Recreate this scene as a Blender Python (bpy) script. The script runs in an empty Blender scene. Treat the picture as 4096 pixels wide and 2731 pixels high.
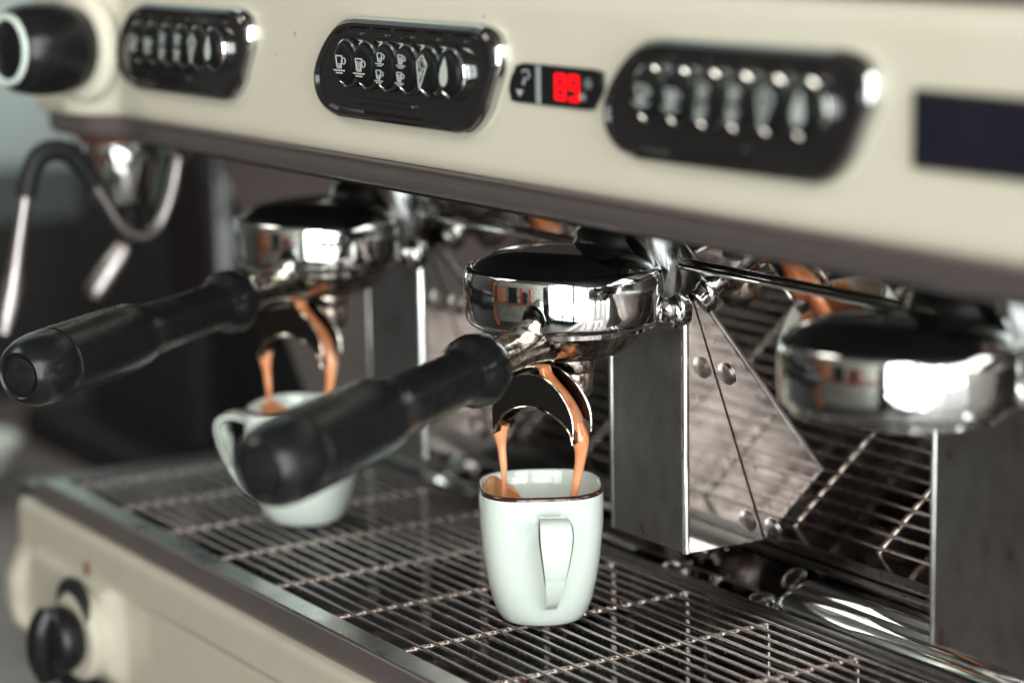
import bpy, bmesh, math, random
from mathutils import Vector, Matrix
random.seed(7)
S = bpy.context.scene
COL = S.collection

# ------------------------------------------------------------------ camera
cam_d = bpy.data.cameras.new('camera'); cam = bpy.data.objects.new('camera', cam_d); COL.objects.link(cam)
Rr = Vector((0.53651505, 0.84371625, -0.01716072)); Dn = Vector((0.14460114, -0.11194762, -0.98313694)); Fw = Vector((-0.83140971, 0.5249863, -0.18206391))
m = Matrix((Rr, -Dn, -Fw)).transposed().to_4x4(); m.translation = Vector((0.80824, -0.52294, 0.29376))
cam.matrix_world = m
cam_d.lens = 85; cam_d.sensor_width = 36; cam_d.clip_start = 0.02; cam_d.clip_end = 50
cam_d.dof.use_dof = True; cam_d.dof.focus_distance = 0.970; cam_d.dof.aperture_fstop = 4.3
S.camera = cam
S.view_settings.view_transform = 'Standard'; S.view_settings.look = 'None'; S.view_settings.gamma = 1.0
S.view_settings.exposure = 0.0
S.cycles.max_bounces = 10; S.cycles.glossy_bounces = 6; S.cycles.transmission_bounces = 6
S.cycles.sample_clamp_indirect = 6.0

# ------------------------------------------------------------------ light
W = bpy.data.worlds.new('World'); S.world = W; W.use_nodes = True
bg = W.node_tree.nodes['Background']; bg.inputs[0].default_value = (0.80, 0.90, 0.88, 1); bg.inputs[1].default_value = 0.07

def area(name, loc, target, sx, sy, power, col):
    l = bpy.data.lights.new(name, 'AREA'); l.shape = 'RECTANGLE'; l.size = sx; l.size_y = sy; l.energy = power; l.color = col
    o = bpy.data.objects.new(name, l); COL.objects.link(o); o.location = loc
    o.rotation_euler = (Vector(target) - Vector(loc)).to_track_quat('-Z', 'Y').to_euler(); return o
DAY = (0.945, 1.0, 0.965)
# the cafe's shop front: tall bright openings on the viewer's side, to the right
for i, (y0, y1, pw) in enumerate(((-2.85, -1.10, 168), (-0.95, -0.05, 96), (0.08, 1.15, 92))):
    area('window_light', (2.3, (y0+y1)/2, 0.35), (0, (y0+y1)/2, 0.35), 2.9, y1-y0, pw, DAY).rotation_euler = (0, math.radians(90), 0)
# added soft warm fill from above the counter, no lamp known there
area('ceiling_fill', (-0.9, -1.5, 1.7), (-0.2, 0, 0.1), 0.8, 0.8, 14, (1.0, 0.93, 0.82))

# ------------------------------------------------------------------ materials
def mat(name, col, rough=0.5, metal=0.0, coat=0.0, spec=0.5, ior=1.45, trans=0.0, sss=0.0, emis=None, es=0.0):
    m = bpy.data.materials.new(name); m.use_nodes = True
    b = m.node_tree.nodes['Principled BSDF']
    b.inputs['Base Color'].default_value = (*col, 1); b.inputs['Roughness'].default_value = rough
    b.inputs['Metallic'].default_value = metal; b.inputs['Coat Weight'].default_value = coat; b.inputs['Coat Roughness'].default_value = 0.08
    b.inputs['Specular IOR Level'].default_value = spec; b.inputs['IOR'].default_value = ior
    b.inputs['Transmission Weight'].default_value = trans
    if sss: b.inputs['Subsurface Weight'].default_value = sss; b.inputs['Subsurface Radius'].default_value = (0.004, 0.002, 0.001); b.inputs['Subsurface Scale'].default_value = 1.0
    if emis: b.inputs['Emission Color'].default_value = (*emis, 1); b.inputs['Emission Strength'].default_value = es
    return m
def N(m, t): return m.node_tree.nodes.new(t)
def L(m, a, b): m.node_tree.links.new(a, b)
def tex(m, scale, detail=4, rough=0.6, stretch=(1, 1, 1), dist=0.0):
    c = N(m, 'ShaderNodeTexCoord'); mp = N(m, 'ShaderNodeMapping'); mp.inputs['Scale'].default_value = stretch
    n = N(m, 'ShaderNodeTexNoise'); n.inputs['Scale'].default_value = scale; n.inputs['Detail'].default_value = detail
    n.inputs['Roughness'].default_value = rough; n.inputs['Distortion'].default_value = dist
    L(m, c.outputs['Object'], mp.inputs[0]); L(m, mp.outputs[0], n.inputs[0]); return n
def ramp(m, src, stops):
    r = N(m, 'ShaderNodeValToRGB'); e = r.color_ramp.elements
    while len(e) < len(stops): e.new(0.5)
    for x, (p, c) in zip(e, stops): x.position = p; x.color = (*c, 1) if len(c) == 3 else c
    L(m, src, r.inputs[0]); return r
def P(m): return m.node_tree.nodes['Principled BSDF']
def rough_noise(m, scale, lo, hi, stretch=(1, 1, 1), a=0.35, b=0.7):
    n = tex(m, scale, 6, 0.65, stretch); mr = N(m, 'ShaderNodeMapRange')
    mr.inputs[1].default_value = a; mr.inputs[2].default_value = b; mr.inputs[3].default_value = lo; mr.inputs[4].default_value = hi
    L(m, n.outputs[0], mr.inputs[0]); L(m, mr.outputs[0], P(m).inputs['Roughness']); return n
def bump(m, scale, strength, dist=0.0004, stretch=(1, 1, 1), detail=4):
    n = tex(m, scale, detail, 0.6, stretch); b = N(m, 'ShaderNodeBump'); b.inputs['Strength'].default_value = strength; b.inputs['Distance'].default_value = dist
    L(m, n.outputs[0], b.inputs['Height']); L(m, b.outputs[0], P(m).inputs['Normal'])
def col_noise(m, scale, stops, stretch=(1, 1, 1), detail=5, dist=0.0):
    n = tex(m, scale, detail, 0.65, stretch, dist); r = ramp(m, n.outputs[0], stops); L(m, r.outputs[0], P(m).inputs['Base Color']); return r

def specks(m):
    # tiny dried coffee specks on the enamel
    b = P(m); src = b.inputs['Base Color'].links[0].from_socket
    v = N(m, 'ShaderNodeTexVoronoi'); v.inputs['Scale'].default_value = 95; c = N(m, 'ShaderNodeTexCoord'); L(m, c.outputs['Object'], v.inputs['Vector'])
    n = tex(m, 14, 2); mr = N(m, 'ShaderNodeMapRange'); mr.inputs[1].default_value = 0.50; mr.inputs[2].default_value = 0.72; mr.inputs[3].default_value = 0.0; mr.inputs[4].default_value = 0.085
    L(m, n.outputs[0], mr.inputs[0]); lt = N(m, 'ShaderNodeMath'); lt.operation = 'LESS_THAN'; L(m, v.outputs['Distance'], lt.inputs[0]); L(m, mr.outputs[0], lt.inputs[1])
    mx = N(m, 'ShaderNodeMixRGB'); mx.inputs[2].default_value = (0.20, 0.13, 0.09, 1); L(m, lt.outputs[0], mx.inputs[0]); L(m, src, mx.inputs[1]); L(m, mx.outputs[0], b.inputs['Base Color'])
cream = mat('cream_enamel', (0.60, 0.55, 0.44), 0.36, coat=0.25)
col_noise(cream, 9, [(0.35, (0.665, 0.615, 0.50)), (0.62, (0.69, 0.64, 0.53)), (0.76, (0.70, 0.65, 0.54))])
bump(cream, 900, 0.12, 0.0001)
creamDim = mat('cream_enamel_dimmed', (0.58, 0.53, 0.43), 0.36, coat=0.3)  # darkened copy of the cream enamel: weaker light put into the colour
col_noise(creamDim, 60, [(0.28, (0.38, 0.29, 0.21)), (0.33, (0.47, 0.425, 0.345)), (0.7, (0.50, 0.455, 0.375))])
chrome = mat('polished_chrome', (0.74, 0.75, 0.74), 0.04, 1.0); rough_noise(chrome, 130, 0.025, 0.13)
chromeD = mat('chrome_of_group_head', (0.62, 0.62, 0.61), 0.06, 1.0); rough_noise(chromeD, 90, 0.03, 0.15)
stained = mat('coffee_stained_chrome', (0.5, 0.45, 0.4), 0.1, 1.0)
col_noise(stained, 220, [(0.38, (0.16, 0.085, 0.05)), (0.50, (0.50, 0.44, 0.38)), (0.66, (0.68, 0.66, 0.62))]); rough_noise(stained, 300, 0.06, 0.28)
spoutm = mat('dark_polished_spout_steel', (0.30, 0.29, 0.28), 0.08, 1.0)
col_noise(spoutm, 260, [(0.27, (0.16, 0.07, 0.04)), (0.31, (0.085, 0.08, 0.082)), (0.8, (0.11, 0.105, 0.105))]); rough_noise(spoutm, 240, 0.05, 0.22)
mirror = mat('mirror_backsplash_steel', (0.55, 0.5, 0.48), 0.04, 1.0); rough_noise(mirror, 60, 0.02, 0.06, (1, 1, 1))
col_noise(mirror, 150, [(0.30, (0.30, 0.22, 0.18)), (0.38, (0.54, 0.50, 0.48)), (0.8, (0.60, 0.57, 0.56))])
bandm = mat('brushed_trim_steel', (0.30, 0.255, 0.25), 0.45, 0.85); rough_noise(bandm, 40, 0.40, 0.58, (1, 30, 30)); bump(bandm, 60, 0.10, 0.0001, (1, 40, 40))
traym = mat('brushed_tray_steel', (0.22, 0.21, 0.21), 0.33, 1.0); rough_noise(traym, 60, 0.24, 0.42, (1, 12, 12)); bump(traym, 260, 0.12, 0.0001, (1, 8, 8))
ledgem = mat('sheen_ledge_steel', (0.5, 0.52, 0.51), 0.30, 1.0); rough_noise(ledgem, 30, 0.22, 0.40)  # lighter than the tray steel: window sheen put into the colour
postm = mat('stained_post_steel', (0.33, 0.33, 0.33), 0.34, 1.0)
col_noise(postm, 110, [(0.31, (0.34, 0.13, 0.08)), (0.36, (0.40, 0.385, 0.385)), (0.55, (0.48, 0.48, 0.475)), (0.75, (0.55, 0.55, 0.545))], (1, 1, 0.6)); rough_noise(postm, 160, 0.30, 0.38, (3, 3, 0.3)); bump(postm, 900, 0.05, 0.0001, (1, 1, 0.05))
platem = mat('polished_post_plate', (0.66, 0.63, 0.60), 0.05, 1.0); rough_noise(platem, 120, 0.02, 0.07, (1, 1, 1))
col_noise(platem, 200, [(0.29, (0.40, 0.30, 0.25)), (0.36, (0.64, 0.62, 0.59)), (0.8, (0.70, 0.68, 0.65))])
def two_gloss(m, rough2, fac, col2):
    g = N(m, 'ShaderNodeBsdfAnisotropic'); g.inputs['Color'].default_value = (*col2, 1); g.inputs['Roughness'].default_value = rough2
    mx = N(m, 'ShaderNodeMixShader'); mx.inputs[0].default_value = fac
    L(m, P(m).outputs[0], mx.inputs[1]); L(m, g.outputs[0], mx.inputs[2]); L(m, mx.outputs[0], m.node_tree.nodes['Material Output'].inputs[0])
two_gloss(platem, 0.50, 0.18, (0.66, 0.63, 0.60))
rodm = mat('wire_steel', (0.50, 0.46, 0.45), 0.2, 1.0)
col_noise(rodm, 420, [(0.22, (0.34, 0.16, 0.11)), (0.29, (0.46, 0.40, 0.395)), (0.7, (0.60, 0.55, 0.55))]); rough_noise(rodm, 300, 0.16, 0.30)
crossm = mat('stained_cross_wire_steel', (0.6, 0.5, 0.42), 0.2, 1.0)
col_noise(crossm, 330, [(0.34, (0.40, 0.17, 0.08)), (0.42, (0.84, 0.74, 0.66)), (0.7, (0.92, 0.89, 0.86))]); rough_noise(crossm, 300, 0.14, 0.30)
basinm = mat('grimy_basin_steel', (0.15, 0.13, 0.125), 0.12, 1.0)
col_noise(basinm, 75, [(0.35, (0.05, 0.03, 0.027)), (0.5, (0.16, 0.137, 0.133)), (0.75, (0.26, 0.24, 0.235))]); rough_noise(basinm, 50, 0.02, 0.09, (1, 1, 1), 0.40, 0.62); bump(basinm, 30, 0.02, 0.0003)
black = mat('black_bakelite', (0.009, 0.009, 0.010), 0.33, spec=0.38); rough_noise(black, 70, 0.17, 0.36, (1, 1, 1)); bump(black, 500, 0.06, 0.0001)
buttonm = mat('matt_black_button', (0.008, 0.008, 0.009), 0.42, spec=0.25)
blackG = mat('glossy_black_plastic', (0.012, 0.011, 0.012), 0.09)
darkS = mat('dark_smoked_plastic', (0.018, 0.0155, 0.0155), 0.12, coat=0.2)
blackM = mat('matt_black', (0.012, 0.012, 0.013), 0.6, spec=0.3)
rubber = mat('black_rubber', (0.011, 0.011, 0.012), 0.5, spec=0.3)
white = mat('white_print', (0.50, 0.53, 0.50), 0.5)
greyp = mat('grey_print', (0.30, 0.33, 0.33), 0.4)
ceramic = mat('white_glazed_porcelain', (0.67, 0.73, 0.68), 0.12, coat=0.6, sss=0.08)
rimm = mat('brown_glazed_rim', (0.040, 0.012, 0.013), 0.15, coat=0.5)
crema = mat('coffee_crema', (0.72, 0.27, 0.10), 0.22, coat=0.6, sss=0.35)
col_noise(crema, 160, [(0.30, (0.44, 0.12, 0.035)), (0.48, (0.70, 0.24, 0.085)), (0.7, (0.80, 0.38, 0.20))], (1, 1, 0.25))
creamy = mat('pale_crema', (0.78, 0.42, 0.26), 0.12, coat=0.8, sss=0.25); bump(creamy, 200, 0.15, 0.0004, (1, 1, 0.12))
col_noise(creamy, 130, [(0.30, (0.66, 0.17, 0.05)), (0.46, (0.82, 0.31, 0.14)), (0.72, (0.88, 0.49, 0.31))], (1, 1, 0.15))
castm = mat('dark_cast_metal', (0.16, 0.16, 0.16), 0.16, 1.0); rough_noise(castm, 90, 0.08, 0.3)
dullm = mat('dull_pipe_steel', (0.36, 0.32, 0.32), 0.32, 1.0); rough_noise(dullm, 150, 0.25, 0.42)
coffee = mat('dark_coffee', (0.30, 0.10, 0.035), 0.12, coat=0.4)
redled = mat('red_led_digit', (0.5, 0.0, 0.0), 0.4, emis=(1.0, 0.004, 0.01), es=1.3)
screenm = mat('dark_blue_screen', (0.012, 0.012, 0.022), 0.16, coat=0.5); rough_noise(screenm, 45, 0.08, 0.45)
specks(cream); specks(creamDim)
copper = mat('copper_collar', (0.42, 0.13, 0.08), 0.3, 0.6)
counterm = mat('counter_top', (0.25, 0.212, 0.208), 0.35); rough_noise(counterm, 12, 0.25, 0.5)
wallm = mat('grey_plaster', (0.62, 0.70, 0.67), 0.8); bump(wallm, 40, 0.3, 0.003)
beige = mat('beige_laminate', (0.42, 0.35, 0.32), 0.5)
darkwood = mat('dark_panelling', (0.022, 0.020, 0.020), 0.55)
ceilm = mat('dark_ceiling', (0.05, 0.045, 0.042), 0.8)
floorm = mat('tiled_floor', (0.05, 0.045, 0.042), 0.4)
stonem = mat('rubble_stone', (0.30, 0.29, 0.26), 0.8)
v = N(stonem, 'ShaderNodeTexVoronoi'); v.feature = 'DISTANCE_TO_EDGE'; v.inputs['Scale'].default_value = 7
tc = N(stonem, 'ShaderNodeTexCoord'); L(stonem, tc.outputs['Object'], v.inputs['Vector'])
rr = ramp(stonem, v.outputs['Distance'], [(0.0, (0.06, 0.055, 0.05)), (0.06, (0.36, 0.35, 0.31)), (0.4, (0.46, 0.44, 0.40))]); L(stonem, rr.outputs[0], P(stonem).inputs['Base Color'])
frame_m = mat('window_frame_paint', (0.03, 0.03, 0.032), 0.4)
copper_wood = mat('reddish_wood', (0.22, 0.075, 0.035), 0.5)
terracotta = mat('terracotta', (0.50, 0.17, 0.09), 0.7)
redm = mat('red_enamel', (0.55, 0.01, 0.02), 0.3)
glassm = mat('thin_glass', (0.9, 0.95, 0.93), 0.03, trans=1.0, ior=1.3)

# ------------------------------------------------------------------ helpers
def link(name, verts, faces, mt, parent=None, smooth=True, angle=38, bevel=0, seg=2, mats=None, fm=None):
    me = bpy.data.meshes.new(name); me.from_pydata([tuple(v) for v in verts], [], faces); me.validate(); me.update()
    bm = bmesh.new(); bm.from_mesh(me); bmesh.ops.recalc_face_normals(bm, faces=bm.faces); bm.to_mesh(me); bm.free()
    for x in (mats or [mt]): me.materials.append(x)
    if fm:
        for p, i in zip(me.polygons, fm): p.material_index = i
    if smooth:
        for p in me.polygons: p.use_smooth = True
        me.set_sharp_from_angle(angle=math.radians(angle))
    o = bpy.data.objects.new(name, me); COL.objects.link(o)
    if parent: o.parent = parent
    if bevel:
        b = o.modifiers.new('bevel', 'BEVEL'); b.width = bevel; b.segments = seg; b.limit_method = 'ANGLE'; b.angle_limit = math.radians(40)
        b.harden_normals = True
    return o
def empty(name, loc, label, cat, group=None):
    o = bpy.data.objects.new(name, None); COL.objects.link(o); o.location = loc; o.empty_display_size = 0.02
    o['label'] = label; o['category'] = cat
    if group: o['group'] = group
    return o
def tag(o, label, cat, group=None):
    o['label'] = label; o['category'] = cat
    if group: o['group'] = group
    return o
def struct(o): o['kind'] = 'structure'; return o
def merge(*parts):
    V, F = [], []
    for v, f in parts:
        n = len(V); V += list(v); F += [tuple(i+n for i in q) for q in f]
    return V, F
def box(x0, x1, y0, y1, z0, z1):
    V = [(x, y, z) for x in (x0, x1) for y in (y0, y1) for z in (z0, z1)]
    return V, [(0, 1, 3, 2), (4, 6, 7, 5), (0, 4, 5, 1), (2, 3, 7, 6), (0, 2, 6, 4), (1, 5, 7, 3)]
def frame_of(d, up=(0, 0, 1)):
    d = Vector(d).normalized(); u = Vector(up)
    if abs(d.dot(u)) > 0.95: u = Vector((1, 0, 0))
    a = d.cross(u).normalized(); return a, a.cross(d).normalized(), d
def lathe(prof, o=(0, 0, 0), d=(0, 0, 1), n=48, up=(0, 0, 1), ov=1.0):
    """prof: (t, r) along d"""
    a, b, d = frame_of(d, up); o = Vector(o); V, F, rings = [], [], []
    for t, r in prof:
        if r <= 1e-7: rings.append([len(V)]); V.append(o+d*t)
        else:
            s = len(V); rings.append(list(range(s, s+n)))
            for k in range(n):
                an = 2*math.pi*k/n; V.append(o+d*t+a*(r*math.cos(an))+b*(r*ov*math.sin(an)))
    for A, B in zip(rings, rings[1:]):
        if len(A) == 1 and len(B) == 1: continue
        for k in range(n):
            k2 = (k+1) % n
            if len(A) == 1: F.append((A[0], B[k], B[k2]))
            elif len(B) == 1: F.append((A[k], B[0], A[k2]))
            else: F.append((A[k], B[k], B[k2], A[k2]))
    return V, F
def cat(pts, n=6):
    """Catmull-Rom through points (tuples of any length)"""
    P_ = [pts[0]]+list(pts)+[pts[-1]]; out = []
    for i in range(1, len(P_)-2):
        a, b, c, d = P_[i-1:i+3]
        for k in range(n):
            t = k/n
            out.append(tuple(0.5*((2*q)+(-p+r)*t+(2*p-5*q+4*r-s)*t*t+(-p+3*q-3*r+s)*t**3) for p, q, r, s in zip(a, b, c, d)))
    out.append(tuple(pts[-1])); return out
def tube(path, n=10, caps=True, ratio=1.0, up=(0, 0, 1)):
    """path: (x,y,z,r)"""
    V, F = [], []; pts = [Vector(p[:3]) for p in path]; prev = None
    for i, p in enumerate(path):
        d = (pts[min(i+1, len(pts)-1)]-pts[max(i-1, 0)]).normalized()
        if prev is None: a, b, _ = frame_of(d, up)
        else:
            a = (prev-d*prev.dot(d)).normalized(); b = a.cross(d).normalized()
        prev = a
        for k in range(n):
            an = 2*math.pi*k/n; V.append(pts[i]+a*(p[3]*math.cos(an))+b*(p[3]*ratio*math.sin(an)))
    for i in range(len(path)-1):
        for k in range(n):
            F.append((i*n+k, i*n+(k+1) % n, (i+1)*n+(k+1) % n, (i+1)*n+k))
    if caps: F.append(tuple(range(n))); F.append(tuple(range((len(path)-1)*n, len(path)*n)))
    return V, F
def prism(poly, f0, f1):
    """poly 2D; f0,f1 map (a,b)->3D for the two caps"""
    n = len(poly); V = [f0(*p) for p in poly]+[f1(*p) for p in poly]
    F = [tuple(range(n)), tuple(range(n, 2*n))]+[(i, (i+1) % n, (i+1) % n+n, i+n) for i in range(n)]
    return V, F
def sm(a, b, x):
    t = max(0, min(1, (x-a)/(b-a))); return t*t*(3-2*t)

# ------------------------------------------------------------------ setting
counter = struct(link('counter', *box(-3.0, 1.6, -0.19, 0.9, -0.155, -0.115), counterm, bevel=0.004))
struct(link('wall', *box(-1.75, -1.70, -3.0, 1.45, -1.1, 1.9), wallm))
struct(link('rear_wall', *box(-3.0, 2.6, 1.45, 1.5, -1.1, 1.9), ceilm))
struct(link('stone_wall', *box(-3.0, 2.6, -3.05, -3.0, -1.1, 1.9), stonem))
struct(link('ceiling', *box(-3.05, 2.6, -3.05, 1.5, 1.9, 1.95), ceilm))
struct(link('floor', *box(-3.05, 2.6, -3.05, 1.5, -1.15, -1.1), floorm))
wf = [box(2.24, 2.29, -3.0, -2.88, -1.1, 1.9), box(2.24, 2.29, -1.08, -0.97, -1.1, 1.9), box(2.24, 2.29, -0.03, 0.06, -1.1, 1.9), box(2.24, 2.29, 1.17, 1.45, -1.1, 1.9), box(2.235, 2.285, -2.87, 1.16, 1.8, 1.9)]
wf += [box(2.19, 2.23, y-w, y+w, -1.1, 1.8) for y, w in ((-2.3, 0.03), (-1.65, 0.05), (-0.62, 0.025), (-0.34, 0.04), (0.26, 0.05), (0.52, 0.07), (0.86, 0.09))]  # uneven bars added to break up bright window reflections in the chrome
wf += [box(2.185, 2.235, -2.87, 1.16, z-0.03, z+0.03) for z in (0.62, -0.55)]+[box(2.15, 2.24, -2.87, 1.16, -1.1, -0.72)]
struct(link('shopfront_wall', *merge(*wf), frame_m))
su = tag(bpy.data.objects.new('reflection_shelf', None), 'made-up unseen shelf of coloured boxes, added to tint the chrome reflections', 'shelf'); COL.objects.link(su); su.location = (0.4, -2.2, -1.1)  # made up, out of view; gives the chrome warm and dark reflections
for nm, b, mt in (('board', (-1.2, 1.5, -2.35, -2.0, -0.22, -0.18), 'w'), ('board', (-1.2, 1.5, -2.35, -2.0, 0.28, 0.31), 'w'), ('red_block', (0.60, 0.68, -2.15, -2.05, -0.18, 0.20), 'r'), ('red_block', (0.20, 0.27, -2.15, -2.05, -0.18, 0.27), 'r'), ('dark_box', (0.30, 0.52, -2.2, -2.02, -0.18, 0.12), 'k'), ('dark_box', (-0.35, 0.05, -2.2, -2.02, -0.18, 0.25), 'k'), ('terracotta_block', (-0.95, -0.55, -2.2, -2.02, -0.18, 0.16), 't'), ('side_panel', (1.5, 1.56, -2.4, -1.95, -1.1, 0.9), 'k'), ('side_panel', (-1.26, -1.2, -2.4, -1.95, -1.1, 0.9), 'w')):
    o = link(nm, *box(*b), {'w': copper_wood, 'r': redm, 'k': blackM, 't': terracotta}[mt], bevel=0.01); o.parent = su; o.matrix_parent_inverse = Matrix.Translation((-0.4, 2.2, 1.1))

# ================================================================== ESPRESSO MACHINE
MX = empty('espresso_machine', (0, 0.12, -0.115), 'cream and chrome espresso machine with three group heads, filling the frame', 'espresso machine')
MX_inv = Matrix.Translation((0, -0.12, 0.115))
def mp(name, vf, mt, parent=None, **k):
    o = link(name, vf[0], vf[1], mt, **k)
    o.parent = parent or MX
    if parent is None: o.matrix_parent_inverse = MX_inv
    return o

# --- upper cream panel: height field y(x,z)
def grid(xs, zs, f, back):
    V, F = [], []; nx, nz = len(xs), len(zs)
    for x in xs:
        for z in zs: V.append(f(x, z))
    F = [(i*nz+j, i*nz+j+1, (i+1)*nz+j+1, (i+1)*nz+j) for i in range(nx-1) for j in range(nz-1)]
    # close to the back
    border = [(i, 0) for i in range(nx)]+[(nx-1, j) for j in range(1, nz)]+[(i, nz-1) for i in range(nx-2, -1, -1)]+[(0, j) for j in range(nz-2, 0, -1)]
    s = len(V); ids = [i*nz+j for i, j in border]
    for i in ids: V.append((V[i][0], back, V[i][2]))
    k = len(ids)
    for i in range(k): F.append((ids[i], ids[(i+1) % k], s+(i+1) % k, s+i))
    return V, F
def upf(x, z):
    e = 1-sm(-0.335-0.35*max(0, 0.212-z), -0.300-0.35*max(0, 0.212-z), x)
    y = -0.045-0.017*e
    # rounded left end
    q = max(0, (-0.372-x)/0.030); y += 0.034*(1-math.sqrt(max(0, 1-min(1, q)**2)))
    # softly rolled lower edge
    b = max(0, (0.194-z)/0.006); y += 0.003*b*b
    tt = max(0, (z-0.252)/0.008); y += 0.004*tt*tt
    return (x, y, z)
xs = [-0.402+0.002*i for i in range(16)]+[-0.370+0.003*i for i in range(26)]+[-0.29+0.04*i for i in range(18)]
zs = [0.188, 0.1885, 0.189, 0.190, 0.192, 0.194]+[0.198+0.004*i for i in range(13)]+[0.250, 0.252, 0.255, 0.258, 0.260]
mp('upper_panel', grid(xs, zs, upf, 0.30), cream, angle=50)
mp('top_cover', box(-0.40, 0.40, -0.034, 0.30, 0.262, 0.274), bandm, bevel=0.003)
# dark trim band and underside
def bandf(x, z):
    q = max(0, (-0.372-x)/0.030)
    y = -0.0425-0.013*(1-sm(-0.335, -0.300, x))+0.034*(1-math.sqrt(max(0, 1-min(1, q)**2)))
    return (x, y+0.002*max(0, (0.180-z)/0.003)**2, z)
mp('trim_band', grid(xs, [0.1765, 0.178, 0.180, 0.183, 0.186, 0.1875], bandf, 0.035), bandm, angle=50)
mp('underside_shade', box(-0.38, 0.40, -0.036, 0.043, 0.1745, 0.1760), blackM)  # black sheet added so the group domes reflect dark
mp('trim_bead', tube([(-0.300+0.1*i, -0.0437, 0.1873, 0.0009) for i in range(8)], 8), bandm)

# --- backsplash leaning forward (dark mirror)
def bsY(z): return 0.1055-z*0.3490
V = [(x, bsY(z)+t, z) for x in (-0.40, 0.40) for z in (-0.006, 0.187) for t in (0.0, 0.006)]
mp('backsplash', (V, box(0, 1, 0, 1, 0, 1)[1]), mirror, smooth=False)
mp('end_plate', box(-0.402, -0.398, 0.112, 0.30, -0.10, 0.187), blackM, bevel=0.001)

# --- control panels
PAN = [(-38, 245.5), (58, 245.5), (67, 244), (72, 238.5), (71.5, 230), (62, 214), (53, 206.5), (44, 204.5), (-53, 204.5), (-64.5, 207), (-71, 214), (-71, 223.5), (-62, 235), (-50, 243.5)]
PAN = [(a/1000, b/1000) for a, b in PAN]
def rounded(poly, n=4):
    pts = [tuple(p) for p in poly]; P3 = pts[-2:]+pts+pts[:3]; out = []
    for i in range(2, 2+len(pts)):
        a, b, c, d = P3[i-1], P3[i], P3[i+1], P3[i+2] if i+2 < len(P3) else P3[3]
        if math.dist(b, c) > 0.03: out.append(b); out.append((b[0]*0.97+c[0]*0.03, b[1]*0.97+c[1]*0.03)); continue
        for k in range(n):
            t = k/n; out.append(tuple(0.5*((2*q)+(-p+r)*t+(2*p-5*q+4*r-s)*t*t+(-p+3*q-3*r+s)*t**3) for p, q, r, s in zip(a, b, c, d)))
    return out
def chaikin(poly, it=2, keep=0.006):
    pts = []
    for i in range(len(poly)):
        a, b = poly[i], poly[(i+1) % len(poly)]; d = math.dist(a, b); pts.append(a)
        if d > 3*keep:
            for t in (keep/d, 1-keep/d): pts.append((a[0]+(b[0]-a[0])*t, a[1]+(b[1]-a[1])*t))
    for _ in range(it):
        q = []
        for i in range(len(pts)):
            a, b = pts[i], pts[(i+1) % len(pts)]
            q += [(a[0]*0.75+b[0]*0.25, a[1]*0.75+b[1]*0.25), (a[0]*0.25+b[0]*0.75, a[1]*0.25+b[1]*0.75)]
        pts = q
    return pts
PANr = chaikin(PAN)
PANs = [(x*0.97, z) for x, z in PANr]
def scaled(poly, dx, dz, c=(0.0, 0.225)):
    w = 0.07; h_ = 0.02
    return [(c[0]+(x-c[0])*(1-dx/w), c[1]+(z-c[1])*(1-dz/h_)) for x, z in poly]
def panel_mesh(poly, steps, cx):
    """steps: (inset, depth out of panel) -> stacked rings; last one capped"""
    V, F, n = [], [], len(poly)
    for ins, dep in steps:
        for x, z in scaled(poly, ins, ins): V.append((x+cx, -0.045-dep, z))
    for r in range(len(steps)-1):
        for i in range(n): F.append((r*n+i, r*n+(i+1) % n, (r+1)*n+(i+1) % n, (r+1)*n+i))
    F.append(tuple(range((len(steps)-1)*n, len(steps)*n))); return V, F
def stroke(pts, w, y, closed=False):
    """flat ribbon in the xz plane at depth y, 0.25 mm thick"""
    V, F = [], []; n = len(pts); seg = [(i, (i+1) % n) for i in range(n if closed else n-1)]
    for i, j in seg:
        a, b = Vector((pts[i][0], 0, pts[i][1])), Vector((pts[j][0], 0, pts[j][1])); d = (b-a)
        if d.length < 1e-6: continue
        d.normalize(); nn = Vector((-d.z, 0, d.x))*w/2; a = a-d*w*0.3; b = b+d*w*0.3
        s = len(V)
        for yy in (y, y-0.0002):
            for q in (a+nn, b+nn, b-nn, a-nn): V.append((q.x, yy, q.z))
        F += [(s+4, s+5, s+6, s+7), (s, s+1, s+5, s+4), (s+1, s+2, s+6, s+5), (s+2, s+3, s+7, s+6), (s+3, s, s+4, s+7)]
    return V, F
def circ(cx, cz, rx, rz, n=12, a0=0, a1=360):
    return [(cx+rx*math.cos(math.radians(a0+(a1-a0)*k/n)), cz+rz*math.sin(math.radians(a0+(a1-a0)*k/n))) for k in range(n+1)]
def cup_icon(cx, cz, k, y, fill):
    w = 0.00055 if k > 1 else 0.00040
    parts = [stroke([(cx-0.0026*k, cz+0.0026*k), (cx-0.0017*k, cz-0.0016*k), (cx+0.0011*k, cz-0.0016*k), (cx+0.0020*k, cz+0.0026*k)], w, y, True),
             stroke(circ(cx+0.0031*k, cz+0.0009*k, 0.0012*k, 0.0011*k, 10), w*0.9, y, False),
             stroke([(cx-0.0042*k, cz-0.0025*k), (cx+0.0036*k, cz-0.0025*k)], w, y), stroke([(cx-0.0024*k, cz-0.0034*k), (cx+0.0018*k, cz-0.0034*k)], w, y)]
    lv = 0.0002 if fill == 1 else 0.0016
    zz = cz-0.0011*k
    while zz < cz+lv*k:
        t = (zz-(cz-0.0016*k))/(0.0042*k); parts.append(stroke([(cx-(0.0012+0.0006*t)*k, zz), (cx+(0.0007+0.0006*t)*k, zz)], 0.0003, y)); zz += 0.0005
    return merge(*parts)
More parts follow.
